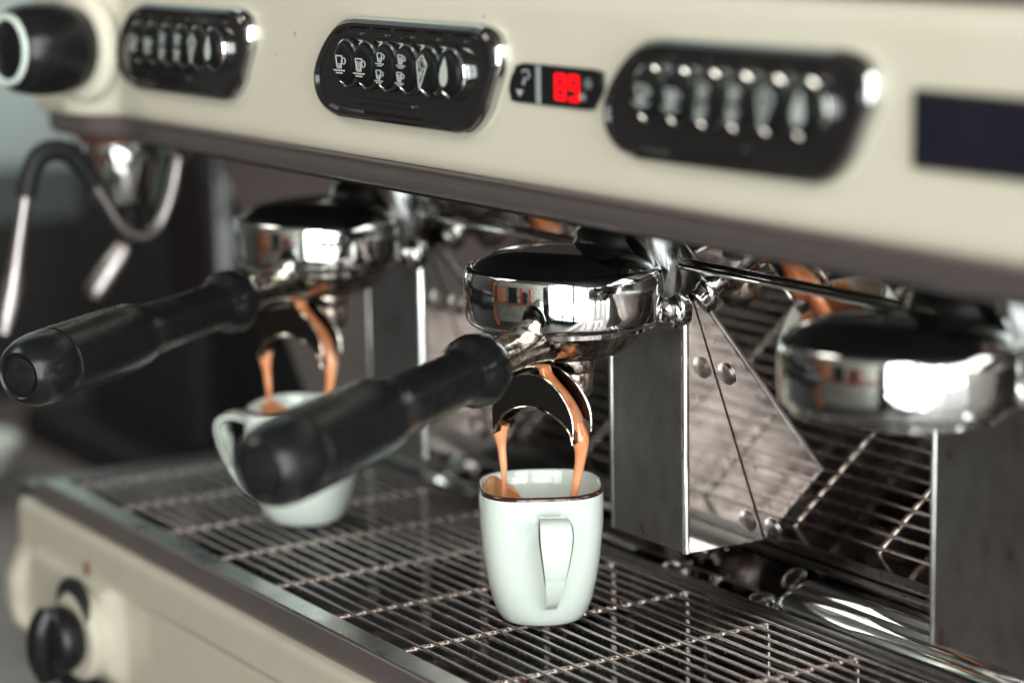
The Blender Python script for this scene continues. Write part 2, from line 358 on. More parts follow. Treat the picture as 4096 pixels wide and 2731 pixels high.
def solid(pts, y):
    V = [(x, y, z) for x, z in pts]+[(x, y-0.0002, z) for x, z in pts]; n = len(pts)
    return V, [tuple(range(n)), tuple(range(n, 2*n))]+[(i, (i+1) % n, n+(i+1) % n, n+i) for i in range(n)]
def icon_mesh(i, cx, cz, y):
    if i == 0: return cup_icon(cx, cz, 1.15, y, 1)
    if i == 1: return cup_icon(cx, cz-0.0005, 1.15, y, 2)
    if i in (2, 3): return merge(cup_icon(cx+0.0006, cz+0.0034, 0.82, y, 1 if i == 2 else 2), cup_icon(cx-0.0006, cz-0.0034, 0.82, y, 1 if i == 2 else 2))
    if i == 4:
        k = [(cx-0.0034, cz+0.0035), (cx+0.0008, cz+0.0062), (cx+0.0040, cz+0.0028), (cx-0.0020, cz-0.0068)]
        return merge(stroke(k, 0.0006, y, True), stroke(circ(cx+0.0004, cz+0.0026, 0.0019, 0.0016, 10, 0, 300), 0.0009, y), stroke([(cx-0.0016, cz-0.001), (cx+0.0012, cz+0.0012)], 0.0006, y), stroke([(cx-0.0022, cz-0.003), (cx+0.0002, cz-0.0006)], 0.0005, y))
    d = [(cx+0.0010, cz+0.0062), (cx+0.0022, cz+0.0020), (cx+0.0026, cz-0.0016), (cx+0.0012, cz-0.0042), (cx-0.0008, cz-0.0050), (cx-0.0026, cz-0.0038), (cx-0.0032, cz-0.0012), (cx-0.0020, cz+0.0022)]
    return solid(d, y)
for cx, lab in ((-0.2255, 'far left control panel'), (-0.020, 'middle control panel'), (0.190, 'right control panel, nearest the lens')):
    cp = mp('control_panel', panel_mesh(PANs if cx > 0.1 else PANr, [(0, -0.001), (0.0, 0.0035), (0.0006, 0.0055), (0.0018, 0.0066), (0.0030, 0.0066), (0.0040, 0.0052)], cx), darkS, angle=30)
    cp['label'] = 'smoked oval button panel, '+lab
    mp('bezel', (lambda vf: (vf[0], vf[1][:-1]))(panel_mesh(PANs if cx > 0.1 else PANr, [(-0.0007, -0.001), (-0.0007, 0.0030), (-0.0002, 0.0042), (0.0003, 0.0048)], cx)), chromeD, parent=cp)
    for i in range(6):
        bx = cx-0.0375+0.0164*i; bz = 0.2275; yb = -0.0502
        mp('button_collar', lathe([(0, 0.0102), (0.0020, 0.0102), (0.0031, 0.0098), (0.0035, 0.0090), (0.0030, 0.0083), (0.001, 0.0080)], (bx, yb-0.00003*i, bz), (0, -1, 0), 28), chrome, parent=cp)
        mp('button', lathe([(0, 0.0082), (0.0036, 0.0082), (0.0048, 0.0077), (0.0055, 0.0064), (0.0058, 0.0044), (0.0059, 0)], (bx, yb, bz), (0, -1, 0), 28), buttonm, parent=cp)
        mp('button_icon', icon_mesh(i, bx-0.0003, bz, yb-0.0060), white, parent=cp, smooth=False)
    # moulded ticks and inner ledges of the smoked cover
    for k in range(5):
        x0 = cx-0.040+0.020*k
        mp('cover_ledge', box(x0, x0+0.012, -0.0515, -0.0500, 0.2388, 0.2402), darkS, parent=cp, bevel=0.0003)
    mp('cover_ledge', box(cx-0.035, cx+0.012, -0.0518, -0.0500, 0.2118, 0.2135), darkS, parent=cp, bevel=0.0004)

# --- small indicator with red digits
LED = [(54.5, 224), (58, 230), (65, 233), (110, 233), (114.5, 230), (114.5, 226), (110, 220.5), (104, 218.5), (60, 218.5), (55.5, 220)]
LED = [(a/1000, b/1000) for a, b in LED]
ld = mp('temperature_display', prism(rounded(LED, 3), lambda a, b: (a, -0.0465, b), lambda a, b: (a, -0.044, b)), blackG, bevel=0.0005)
mp('divider_bar', box(0.0735, 0.0758, -0.0470, -0.0464, 0.2190, 0.2325), greyp, parent=ld)
def seg7(x, z, w, h_, y, on):
    s = {'a': [(x, z+h_), (x+w, z+h_)], 'b': [(x+w, z+h_), (x+w, z+h_/2)], 'c': [(x+w, z+h_/2), (x+w, z)], 'd': [(x, z), (x+w, z)], 'e': [(x, z), (x, z+h_/2)], 'f': [(x, z+h_/2), (x, z+h_)], 'g': [(x, z+h_/2), (x+w, z+h_/2)]}
    return merge(*[stroke(s[k], 0.0017, y) for k in on])
mp('red_digit', seg7(0.0865, 0.2218, 0.0050, 0.0078, -0.0466, 'abcdefg'), redled, parent=ld, smooth=False)
mp('red_digit', seg7(0.0950, 0.2218, 0.0050, 0.0078, -0.0466, 'abcdfg'), redled, parent=ld, smooth=False)
mp('print_mark', merge(stroke(circ(0.0665, 0.2290, 0.0024, 0.0016, 10, -120, 150), 0.0007, -0.0467), stroke([(0.0660, 0.2275), (0.0648, 0.2255)], 0.0009, -0.0467)), white, parent=ld, smooth=False)
mp('print_mark', solid([(0.0600, 0.2232), (0.0648, 0.2232), (0.0624, 0.2208)], -0.0467), white, parent=ld, smooth=False)
mp('print_mark', merge(*[stroke([(0.1068-0.0022*math.cos(a), 0.2278-0.0018*math.sin(a)), (0.1068+0.0022*math.cos(a), 0.2278+0.0018*math.sin(a))], 0.0006, -0.0467) for a in (0, 1.05, 2.1)]), greyp, parent=ld, smooth=False)
mp('print_mark', solid(circ(0.1035, 0.2230, 0.0016, 0.0013, 10)[:-1], -0.0467), greyp, parent=ld, smooth=False)

# --- right hand screen
sc = mp('menu_screen', box(0.2745, 0.352, -0.0470, -0.044, 0.2125, 0.2360), darkS, bevel=0.0018, seg=3)
mp('screen_glass', box(0.2785, 0.349, -0.0474, -0.0471, 0.2155, 0.2335), screenm, parent=sc, bevel=0.0002)

# --- steam knob on the left end
kd = Vector((0.22, -1, 0.03)).normalized(); ko = Vector((-0.322, -0.060, 0.2225))
kn = mp('steam_knob', lathe([(0, 0.019), (0.004, 0.0205), (0.010, 0.0222), (0.022, 0.0228), (0.030, 0.0222), (0.036, 0.0208), (0.040, 0.0180), (0.0415, 0.0155), (0.0415, 0)], ko, kd, 48), black)
mp('knob_ring', lathe([(0.0408, 0.0174), (0.0422, 0.0170), (0.0426, 0.0152), (0.0414, 0.0142)], ko, kd, 48), ceramic, parent=kn)
mp('knob_escutcheon', lathe([(-0.004, 0.027), (0.0, 0.0265), (0.002, 0.024), (0.002, 0.0)], ko, kd, 48), cream)

# --- lower front panel
def lowf(x, z):
    low = 1-sm(-0.036, -0.030, z)
    p1 = 1-sm(-0.358, -0.347, x); p2 = 1-sm(-0.252, -0.236, x)
    bot = sm(-0.084, -0.070, z)
    lowe = 1-sm(-0.052, -0.026, z)
    y = -0.0840-(lowe*0.006*p1+low*0.009*p2*(1-sm(-0.335, -0.350, x)*(1-lowe)))*(0.35+0.65*bot)-0.0035*(1-low)
    y += 0.0022*math.exp(-((z+0.0335)/0.0014)**2)*sm(-0.245, -0.225, x)
    q = max(0, (-0.364-x)/0.014); y += 0.020*(1-math.sqrt(max(0, 1-min(1, q)**2)))
    b = max(0, (-0.078-z)/0.014); y += 0.012*b*b
    t = max(0, (z+0.015)/0.003); y += 0.002*t*t
    return (x+0.010*lowe*(1-sm(-0.375, -0.335, x))-0.006*sm(-0.01, -0.05, z)*(1 if x < -0.36 else 0)*min(1, (-0.36-x)/0.02)+0.030*max(0, (-0.062-z)/0.03)**1.5*(1 if x < -0.30 else 0)*min(1, max(0, (-0.30-x)/0.08)), y, z)
xs2 = [-0.378+0.0012*i for i in range(14)]+[-0.361+0.002*i for i in range(66)]+[-0.226+0.03*i for i in range(21)]
zs2 = [-0.092+0.0015*i for i in range(36)]+[-0.038, -0.0365, -0.0355, -0.0345, -0.0335, -0.0325, -0.0315, -0.0300, -0.028, -0.024, -0.020, -0.017, -0.015, -0.0135, -0.012]
mp('lower_panel', grid(xs2, zs2, lowf, -0.0775), creamDim, angle=50)
# tap lever, its dial and mark
tk = Vector((-0.2650, -0.099, -0.0580))
mp('dial_plate', lathe([(-0.012, 0.0225), (0.0, 0.022), (0.0025, 0.0195), (0.003, 0.0)], tk, (0.12, -1, 0), 40, ov=1.0), creamDim)
lever = mp('tap_knob', lathe([(0.0, 0.0145), (0.004, 0.0165), (0.009, 0.0168), (0.012, 0.0155), (0.014, 0.012), (0.0145, 0.0)], tk+Vector((0, -0.003, 0)), (0.12, -1, 0), 36), black)
mp('finger_grip', tube(cat([(-0.2645, -0.113, -0.043, 0.0050), (-0.2655, -0.117, -0.052, 0.0064), (-0.2675, -0.117, -0.066, 0.0068), (-0.2695, -0.113, -0.078, 0.0055)], 5), 14), black, parent=lever)
arc = [(-0.2680+0.0195*math.cos(math.radians(a)), -0.0985, -0.056+0.0225*math.sin(math.radians(a)), 0.0016+0.0024*math.sin(math.radians(max(0, min(180, (a-20)*1.2))))) for a in range(20, 165, 8)]
mp('dial_arc', tube(arc, 8), rubber)
mp('drop_mark', solid([(-0.2745, -0.0235), (-0.2722, -0.0275), (-0.2717, -0.0300), (-0.2735, -0.0320), (-0.2755, -0.0325), (-0.2775, -0.0305), (-0.2772, -0.0275)], -0.0885), copper, smooth=False)
ft = mp('machine_foot', lathe([(0, 0.017), (0.006, 0.018), (0.020, 0.015), (0.026, 0.013)], (-0.362, -0.055, -0.115), (0, 0, 1), 28), rubber)
ft2 = mp('machine_foot', lathe([(0, 0.017), (0.006, 0.018), (0.020, 0.015), (0.026, 0.013)], (0.36, -0.055, -0.115), (0, 0, 1), 28), rubber)

# --- drip tray frame
def pr(name, *b, m=traym, **k): return mp(name, box(*b), m, **k)
tr = pr('tray_front_rim', -0.354, 0.40, -0.0825, -0.0712, -0.0115, 0.0, bevel=0.0012, seg=3, m=bandm)
pr('rim_ledge', -0.344, 0.40, -0.0815, -0.0708, 0.0001, 0.0008, m=ledgem, bevel=0.0004)
pr('tray_left_rim', -0.354, -0.3435, -0.0710, 0.0860, -0.0115, -0.0003, bevel=0.0012)
pr('tray_rear_rim', -0.3433, 0.40, 0.0800, 0.0860, -0.022, -0.0022, bevel=0.0014, seg=3)
pr('side_ledge', -0.384, -0.3545, -0.080, 0.10, -0.020, -0.0060, m=traym, bevel=0.003)
pr('basin_floor', -0.3430, 0.40, -0.0710, 0.0798, -0.044, -0.038, m=basinm)
pr('basin_front_wall', -0.3430, 0.40, -0.0711, -0.0695, -0.050, -0.0118, m=basinm)
pr('basin_rear_wall', -0.3430, 0.40, 0.0785, 0.0799, -0.050, -0.0222, m=basinm)
pr('basin_left_wall', -0.3434, -0.3420, -0.0694, 0.0784, -0.038, -0.0118, m=basinm)
pr('rear_deck', -0.3985, 0.40, 0.0862, 0.108, -0.016, -0.0062, m=basinm, bevel=0.001)
# rolled bars on the rear deck
def capsule(x0, x1, y, z, r, rz):
    prof = [(-r*math.cos(a*math.pi/16), r*math.sin(a*math.pi/16)) for a in range(9)]
    V, F = lathe([(t, q) for t, q in prof]+[(x1-x0-2*r, r), (x1-x0, r*0.98)], (x0+r, y, z), (1, 0, 0), 28)
    return [(a, b, z+(c-z)*rz/r) for a, b, c in V], F
mp('drain_bar', capsule(0.028, 0.40, 0.1062, -0.0055, 0.0118, 0.0085), chrome)
mp('rear_rail', tube([(x, 0.0955, -0.0020, 0.0020) for x in (-0.34, -0.2, -0.066)], 12), chromeD)
mp('deck_strip', tube([(x, 0.0885, -0.0045, 0.0022) for x in (-0.34, 0.0, 0.40)], 12), traym)
for sx, sr in ((-0.247, 1.35), (-0.038, 1.0), (0.0235, 0.9)): mp('deck_stud', lathe([(0, 0.0070*sr), (0.0030, 0.0070*sr), (0.0046*sr, 0.0056*sr), (0.0054*sr, 0.0034*sr), (0.0056*sr, 0)], (sx, 0.0975, -0.0062), (0, 0, 1), 28), chromeD if sr < 1.2 else chrome)

# --- support posts
ZP = 0.0225
for k, x1 in enumerate((-0.191, 0.0235, 0.2270)):
    x0 = x1-0.0550; yf = 0.0566; top = 0.128
    pts = [(yf, ZP), (bsY(ZP)-0.0003, ZP-0.0006), (bsY(top)-0.0003, top), (yf, top)]
    V = [(x0, y, z) for y, z in pts]+[(x1-0.0012, y, z) for y, z in pts]
    po = mp('support_post', (V, [(0, 1, 2, 3), (4, 5, 6, 7), (0, 1, 5, 4), (1, 2, 6, 5), (2, 3, 7, 6), (3, 0, 4, 7)]), postm, smooth=False)
    V = [(x, y, z) for x in (x1-0.0010, x1) for y, z in ((yf+0.0016, ZP+0.0003), (bsY(ZP)-0.0006, ZP-0.0003), (bsY(top)-0.0005, top), (yf+0.0016, top))]
    mp('side_plate', (V, [(0, 1, 2, 3), (4, 5, 6, 7), (0, 1, 5, 4), (1, 2, 6, 5), (2, 3, 7, 6), (3, 0, 4, 7)]), platem, parent=po, smooth=False)
    mp('edge_bead', tube([(x1-0.0012, yf+0.0005, z, 0.0026 if k == 0 else 0.0017) for z in (ZP, 0.06, top)], 14), chrome, parent=po)
    mp('edge_bead', tube([(x0+0.001, yf+0.0005, ZP, 0.0011), (x0+0.001, yf+0.0005, top, 0.0011)], 10), chromeD, parent=po)
    # dome nuts stand on the backsplash beside the post; the plate mirrors them
    for z in (0.0985, 0.0290):
        mp('dome_nut', lathe([(0, 0.0050), (0.0007, 0.0050), (0.0012, 0.0044), (0.0019, 0.0034), (0.0023, 0.0018), (0.0024, 0)], (x1+0.0085, bsY(z)-0.0002, z), (0, -0.944, -0.33), 24), dullm)

# --- group heads
GR = [(-0.216, 0.016), (-0.010, 0.020), (0.196, 0.020)]
for gx, gy in GR:
    prof = [(0.1215, 0.033), (0.1205, 0.0385), (0.1210, 0.0402), (0.1232, 0.0413), (0.128, 0.0417), (0.134, 0.0418), (0.140, 0.0416), (0.1428, 0.0411), (0.1440, 0.0400), (0.1442, 0.0388), (0.1437, 0.0380), (0.1444, 0.0374),
            (0.1462, 0.0355), (0.1484, 0.0310), (0.1500, 0.0250), (0.1510, 0.018), (0.1515, 0.0)]
    g = mp('group_head', lathe(prof, (gx, gy, 0), n=96), chrome, angle=60)
    # cast neck rising into the body, leaning back
    ring = [(0.1400, 0.029, 0.0235), (0.1470, 0.029, 0.0232), (0.1500, 0.029, 0.0222), (0.1525, 0.029, 0.0205), (0.156, 0.0295, 0.0188), (0.163, 0.030, 0.0178), (0.178, 0.031, 0.0172), (0.20, 0.032, 0.0170)]
    mp('group_neck', tube([(gx+0.001, gy+dy, z, r) for z, dy, r in cat(ring, 4)], 48), chromeD, parent=g)
    arm = cat([(gx+0.012, gy+0.030, 0.182, 0.0165), (gx+0.016, gy+0.034, 0.162, 0.0175), (gx+0.019, gy+0.036, 0.146, 0.0165), (gx+0.020, gy+0.036, 0.134, 0.0140), (gx+0.020, gy+0.036, 0.126, 0.0110)], 5)
    mp('group_arm', tube(arm, 36), castm, parent=g)
    mp('fixing_boss', lathe([(0, 0.0), (0.0, 0.0068), (0.0015, 0.0072), (0.004, 0.0060), (0.007, 0.0062), (0.0085, 0.0078), (0.0095, 0.0086), (0.0125, 0.0088), (0.0135, 0.0082), (0.0155, 0.0080), (0.0165, 0.0074), (0.0165, 0)], (gx+0.0275, gy+0.0225, 0.1250), (0.05, 1, 0), 40), chrome, parent=g)
    mp('lock_ring', lathe([(0.1195, 0.030), (0.1178, 0.0345), (0.1185, 0.0368), (0.1206, 0.0372)], (gx, gy, 0), n=64), chromeD, parent=g)
mp('cross_rail', tube([(-0.216, 0.0530, 0.1440, 0.0013), (-0.1, 0.0530, 0.1440, 0.0013), (0.0, 0.0530, 0.1440, 0.0013)], 12), chrome)
mp('cross_rail', tube([(0.0, 0.0530, 0.1441, 0.0013), (0.1, 0.0530, 0.1441, 0.0013), (0.196, 0.0530, 0.1441, 0.0013)], 12), chrome)

# --- steam wand with rubber sleeve, left end
WP = [(5, 168, 3.2), (5, 165, 3.2), (0, 144, 3.2), (-8, 127, 3.2), (-19, 121.5, 3.2), (-30, 129, 3.2), (-38, 142, 3.2), (-47, 157, 3.2), (-55, 167, 3.2), (-64, 170, 3.2), (-73, 167, 3.2), (-78.5, 156, 3.2), (-85, 127, 3.4), (-88, 112, 4.2), (-91, 98, 6.0), (-93.5, 89, 6.2), (-96, 79, 5.0)]
wc = cat([(-0.350, y/1000, z/1000, r/1000) for y, z, r in WP], 6)
wd = mp('steam_wand', tube(wc, 20), dullm)
sl = cat([(-0.350, y/1000, z/1000, 0.0052) for y, z in ((-43, 150), (-47.5, 157.5), (-55, 167), (-64, 170), (-73, 167), (-78.5, 156), (-80.5, 147))], 6)
mp('rubber_sleeve', tube(sl, 24), rubber, parent=wd)
mp('wand_nut', lathe([(0, 0.0), (0.0, 0.0105), (0.003, 0.0125), (0.008, 0.0125), (0.013, 0.009), (0.016, 0.006)], (-0.350, 0.0055, 0.1775), (0, -0.05, -1), 8), chrome, parent=wd)
wt = mp('water_tap', lathe([(0, 0.018), (0.006, 0.0195), (0.012, 0.0200), (0.020, 0.0190), (0.032, 0.0175), (0.036, 0.0160), (0.038, 0.010), (0.038, 0)], (-0.388, -0.012, 0.172), (0, 0, -1), 40), chromeD)
mp('copper_collar', lathe([(-0.004, 0.024), (0.0, 0.0235), (0.004, 0.0205), (0.0045, 0.017)], (-0.388, -0.012, 0.172), (0, 0, -1), 40), copper, parent=wt)
mp('tap_hose', tube(cat([(-0.386, -0.010, 0.140, 0.005), (-0.386, -0.009, 0.122, 0.005), (-0.387, -0.012, 0.110, 0.005)], 5), 18), rubber, parent=wt)
mp('tap_nozzle', tube(cat([(-0.387, -0.012, 0.111, 0.0052), (-0.389, -0.018, 0.102, 0.0066), (-0.392, -0.026, 0.090, 0.0066), (-0.393, -0.029, 0.085, 0.0055)], 5), 18), dullm, parent=wt)

# ================================================================== DRIP GRILL (lifts out)
DG = empty('drip_grill', (0, 0.0, -0.0025), 'wire drip grill of parallel steel rods under both cups', 'drip grill')
DG_inv = Matrix.Translation((0, 0, 0.0025))
r_ = 0.00098
rod_vf = tube([(-0.338, 0, -r_, r_), (-0.1, 0, -r_, r_), (0.15, 0, -r_, r_), (0.40, 0, -r_, r_)], 10)
rod0 = None; NR = 19
for i in range(NR):
    y = -0.0615+0.1335*i/(NR-1)
    if rod0 is None: rod0 = link('rod', *rod_vf, rodm); o = rod0
    else: o = rod0.copy(); COL.objects.link(o)
    o.parent = DG; o.matrix_parent_inverse = DG_inv; o.location = (0, y, random.uniform(-0.00012, 0.00012)); o.location.y += random.uniform(-0.00025, 0.00025); o.rotation_euler = (0, 0, random.uniform(-0.0014, 0.0014))
cr = 0.00125; cz = -2*r_-cr+0.0003
cp_ = cat([(0, -0.0722, cz-0.0022, cr), (0, -0.0712, cz-0.0006, cr), (0, -0.0690, cz, cr), (0, -0.04, cz, cr), (0, 0.0, cz, cr), (0, 0.04, cz, cr), (0, 0.0705, cz, cr), (0, 0.0728, cz-0.0008, cr), (0, 0.0738, cz-0.003, cr), (0, 0.0740, cz-0.010, cr), (0, 0.0740, -0.0375, cr)], 5)
c0 = None
for i in range(13):
    x = -0.335+0.0559*i
    if c0 is None: c0 = link('cross_rod', *tube(cp_, 10), crossm); o = c0
    else: o = c0.copy(); COL.objects.link(o)
    o.parent = DG; o.matrix_parent_inverse = DG_inv; o.location = (x, 0, 0)

# dried coffee left where rods and cross wires meet
dropm = mat('dried_coffee', (0.12, 0.035, 0.015), 0.25, coat=0.5)
for i in range(16):
    x = -0.335+0.0559*random.choice((3, 4, 5, 6, 7, 8))+random.uniform(-0.004, 0.004); y = -0.0615+0.1335*random.randrange(NR)/(NR-1)
    s_ = random.uniform(0.0010, 0.0018)
    o = link('coffee_drop', *lathe([(-s_*0.9, 0.0), (-s_*0.6, s_*0.8), (0, s_), (s_*0.5, s_*0.7), (s_*0.7, 0)], (x, y, -0.0021), (0, 0, 1), 10, ov=0.7), dropm); o.parent = DG; o.matrix_parent_inverse = DG_inv
# ================================================================== CUPS
def cup(loc, ang, label, hang):
    cu = empty('espresso_cup', loc, label, 'cup', 'square white espresso cups with brown rims')
    prof = [(0.0, 0.0, 2.2), (0.0006, 0.0150, 2.2), (0.0003, 0.0160, 2.2), (0.0012, 0.0172, 2.25), (0.004, 0.0190, 2.3), (0.010, 0.0210, 2.5), (0.018, 0.0226, 2.7), (0.028, 0.0242, 2.8), (0.040, 0.0253, 2.85), (0.050, 0.0256, 2.9), (0.0546, 0.0254, 2.9)]
    rim = [(0.0554, 0.0253, 2.9), (0.0562, 0.0249, 2.9), (0.0563, 0.0245, 2.9)]
    inn = [(0.0562, 0.0239, 2.9), (0.0555, 0.0235, 2.9), (0.045, 0.0232, 2.85), (0.030, 0.0219, 2.8), (0.015, 0.0198, 2.6), (0.006, 0.0168, 2.3), (0.0035, 0.010, 2.2), (0.0033, 0.0, 2)]
    n = 72
    def se(a, r, e):
        c, s = math.cos(a), math.sin(a); k = (abs(c)**e+abs(s)**e)**(-1/e); return (r*k*c, r*k*s)
    allp = prof+rim+inn; V, F, fm, rings = [], [], [], []
    for z, r, e in allp:
        if r == 0: rings.append([len(V)]); V.append((0, 0, z))
        else:
            rings.append(list(range(len(V), len(V)+n)))
            for k in range(n): V.append((*se(2*math.pi*k/n, r, e), z))
    nb = len(prof)
    for ri, (A, B) in enumerate(zip(rings, rings[1:])):
        mi = 1 if nb-1 <= ri < nb+2 else 0
        for k in range(n):
            k2 = (k+1) % n
            if len(A) == 1: F.append((A[0], B[k2], B[k]))
            elif len(B) == 1: F.append((A[k], A[k2], B[0]))
            else: F.append((A[k], A[k2], B[k2], B[k]))
            fm.append(mi)
    b = link('cup_body', V, F, ceramic, parent=cu, mats=[ceramic, rimm], fm=fm, angle=80)
    # ribbon handle: (out, z, half width)
    hp = cat([(0.0225, 0.0440, 0.0048), (0.0290, 0.0480, 0.0054), (0.0365, 0.0492, 0.0062), (0.0412, 0.0470, 0.0070), (0.0420, 0.0420, 0.0069), (0.0402, 0.0330, 0.0056), (0.0362, 0.0240, 0.0041), (0.0305, 0.0160, 0.0028), (0.0245, 0.0115, 0.0023), (0.0195, 0.0100, 0.0020)], 6)
    V, F, fm = [], [], []; th = 0.0016
    for i, (o_, z, w) in enumerate(hp):
        a, c = hp[max(0, i-1)], hp[min(len(hp)-1, i+1)]; d = Vector((c[0]-a[0], 0, c[1]-a[1])).normalized(); nn = Vector((d.z, 0, -d.x))*-th
        p = Vector((o_, 0, z)); kk = 0.82
        kk = 0.90; sec = [(nn, w*kk), (nn*0.6, w*0.98), (-nn*0.3, w), (-nn, w*kk), (-nn, -w*kk), (-nn*0.3, -w), (nn*0.6, -w*0.98), (nn, -w*kk)]
        for q, ww in sec: V.append(p+q+Vector((0, ww, 0)))
    ns = 8
    for i in range(len(hp)-1):
        for k in range(ns):
            F.append((i*ns+k, i*ns+(k+1) % ns, (i+1)*ns+(k+1) % ns, (i+1)*ns+k)); fm.append(1 if k in (0, 2, 4, 6) and 3 < i < 36 else 0)
    F.append(tuple(range(ns))); fm.append(0); F.append(tuple(range((len(hp)-1)*ns, len(hp)*ns))); fm.append(0)
    hd = link('cup_handle', V, F, ceramic, parent=cu, mats=[ceramic, rimm], fm=fm, angle=60); hd.rotation_euler = (0, 0, math.radians(hang))
    # coffee in the cup and the streak down the inner wall
    V = [(*se(2*math.pi*k/n, 0.0203, 2.75), 0.0195) for k in range(n)]; V2 = [(x, y, 0.0185) for x, y, z in V]
    link('coffee', V+V2, [tuple(range(n)), tuple(range(n, 2*n))]+[(k, (k+1) % n, n+(k+1) % n, n+k) for k in range(n)], crema, parent=cu)
    cu.rotation_euler = (0, 0, math.radians(ang)); return cu
def wall_streak(cu, a0, a1, ztop):
    V, F = [], []; na, nz = 18, 14
    def se(a, r, e):
        c, s = math.cos(a), math.sin(a); k = (abs(c)**e+abs(s)**e)**(-1/e); return (r*k*c, r*k*s)
    for j in range(nz+1):
        for i in range(na+1):
            f = i/na; a = math.radians(a0+(a1-a0)*f); edge = ztop-0.036*max(0, (0.50-f)/0.50)**1.8-0.0010*math.sin(f*19)
            z = 0.019+(edge-0.019)*j/nz; r = 0.0198+(z-0.015)*(0.0021/0.015) if z < 0.030 else (0.0219+(z-0.030)*(0.0013/0.015) if z < 0.045 else 0.0232+(z-0.045)*0.028)
            V.append((*se(a, r-0.00035, 2.86), z))
    F = [(j*(na+1)+i, j*(na+1)+i+1, (j+1)*(na+1)+i+1, (j+1)*(na+1)+i) for j in range(nz) for i in range(na)]
    o = link('coffee_streak', V, F, crema, parent=cu); s = o.modifiers.new('thick', 'SOLIDIFY'); s.thickness = 0.0003; return o
c1 = cup((0.0, 0.0, 0.0002), -30, 'sharp white espresso cup in the middle, handle facing the viewer, coffee running into it', 5)
wall_streak(c1, 172, 275, 0.0550)
c2 = cup((-0.1985, -0.006, 0.0002), -140, 'blurred white espresso cup behind the near portafilter handle, its own handle to the left', 0)
wall_streak(c2, 290, 350, 0.0535)

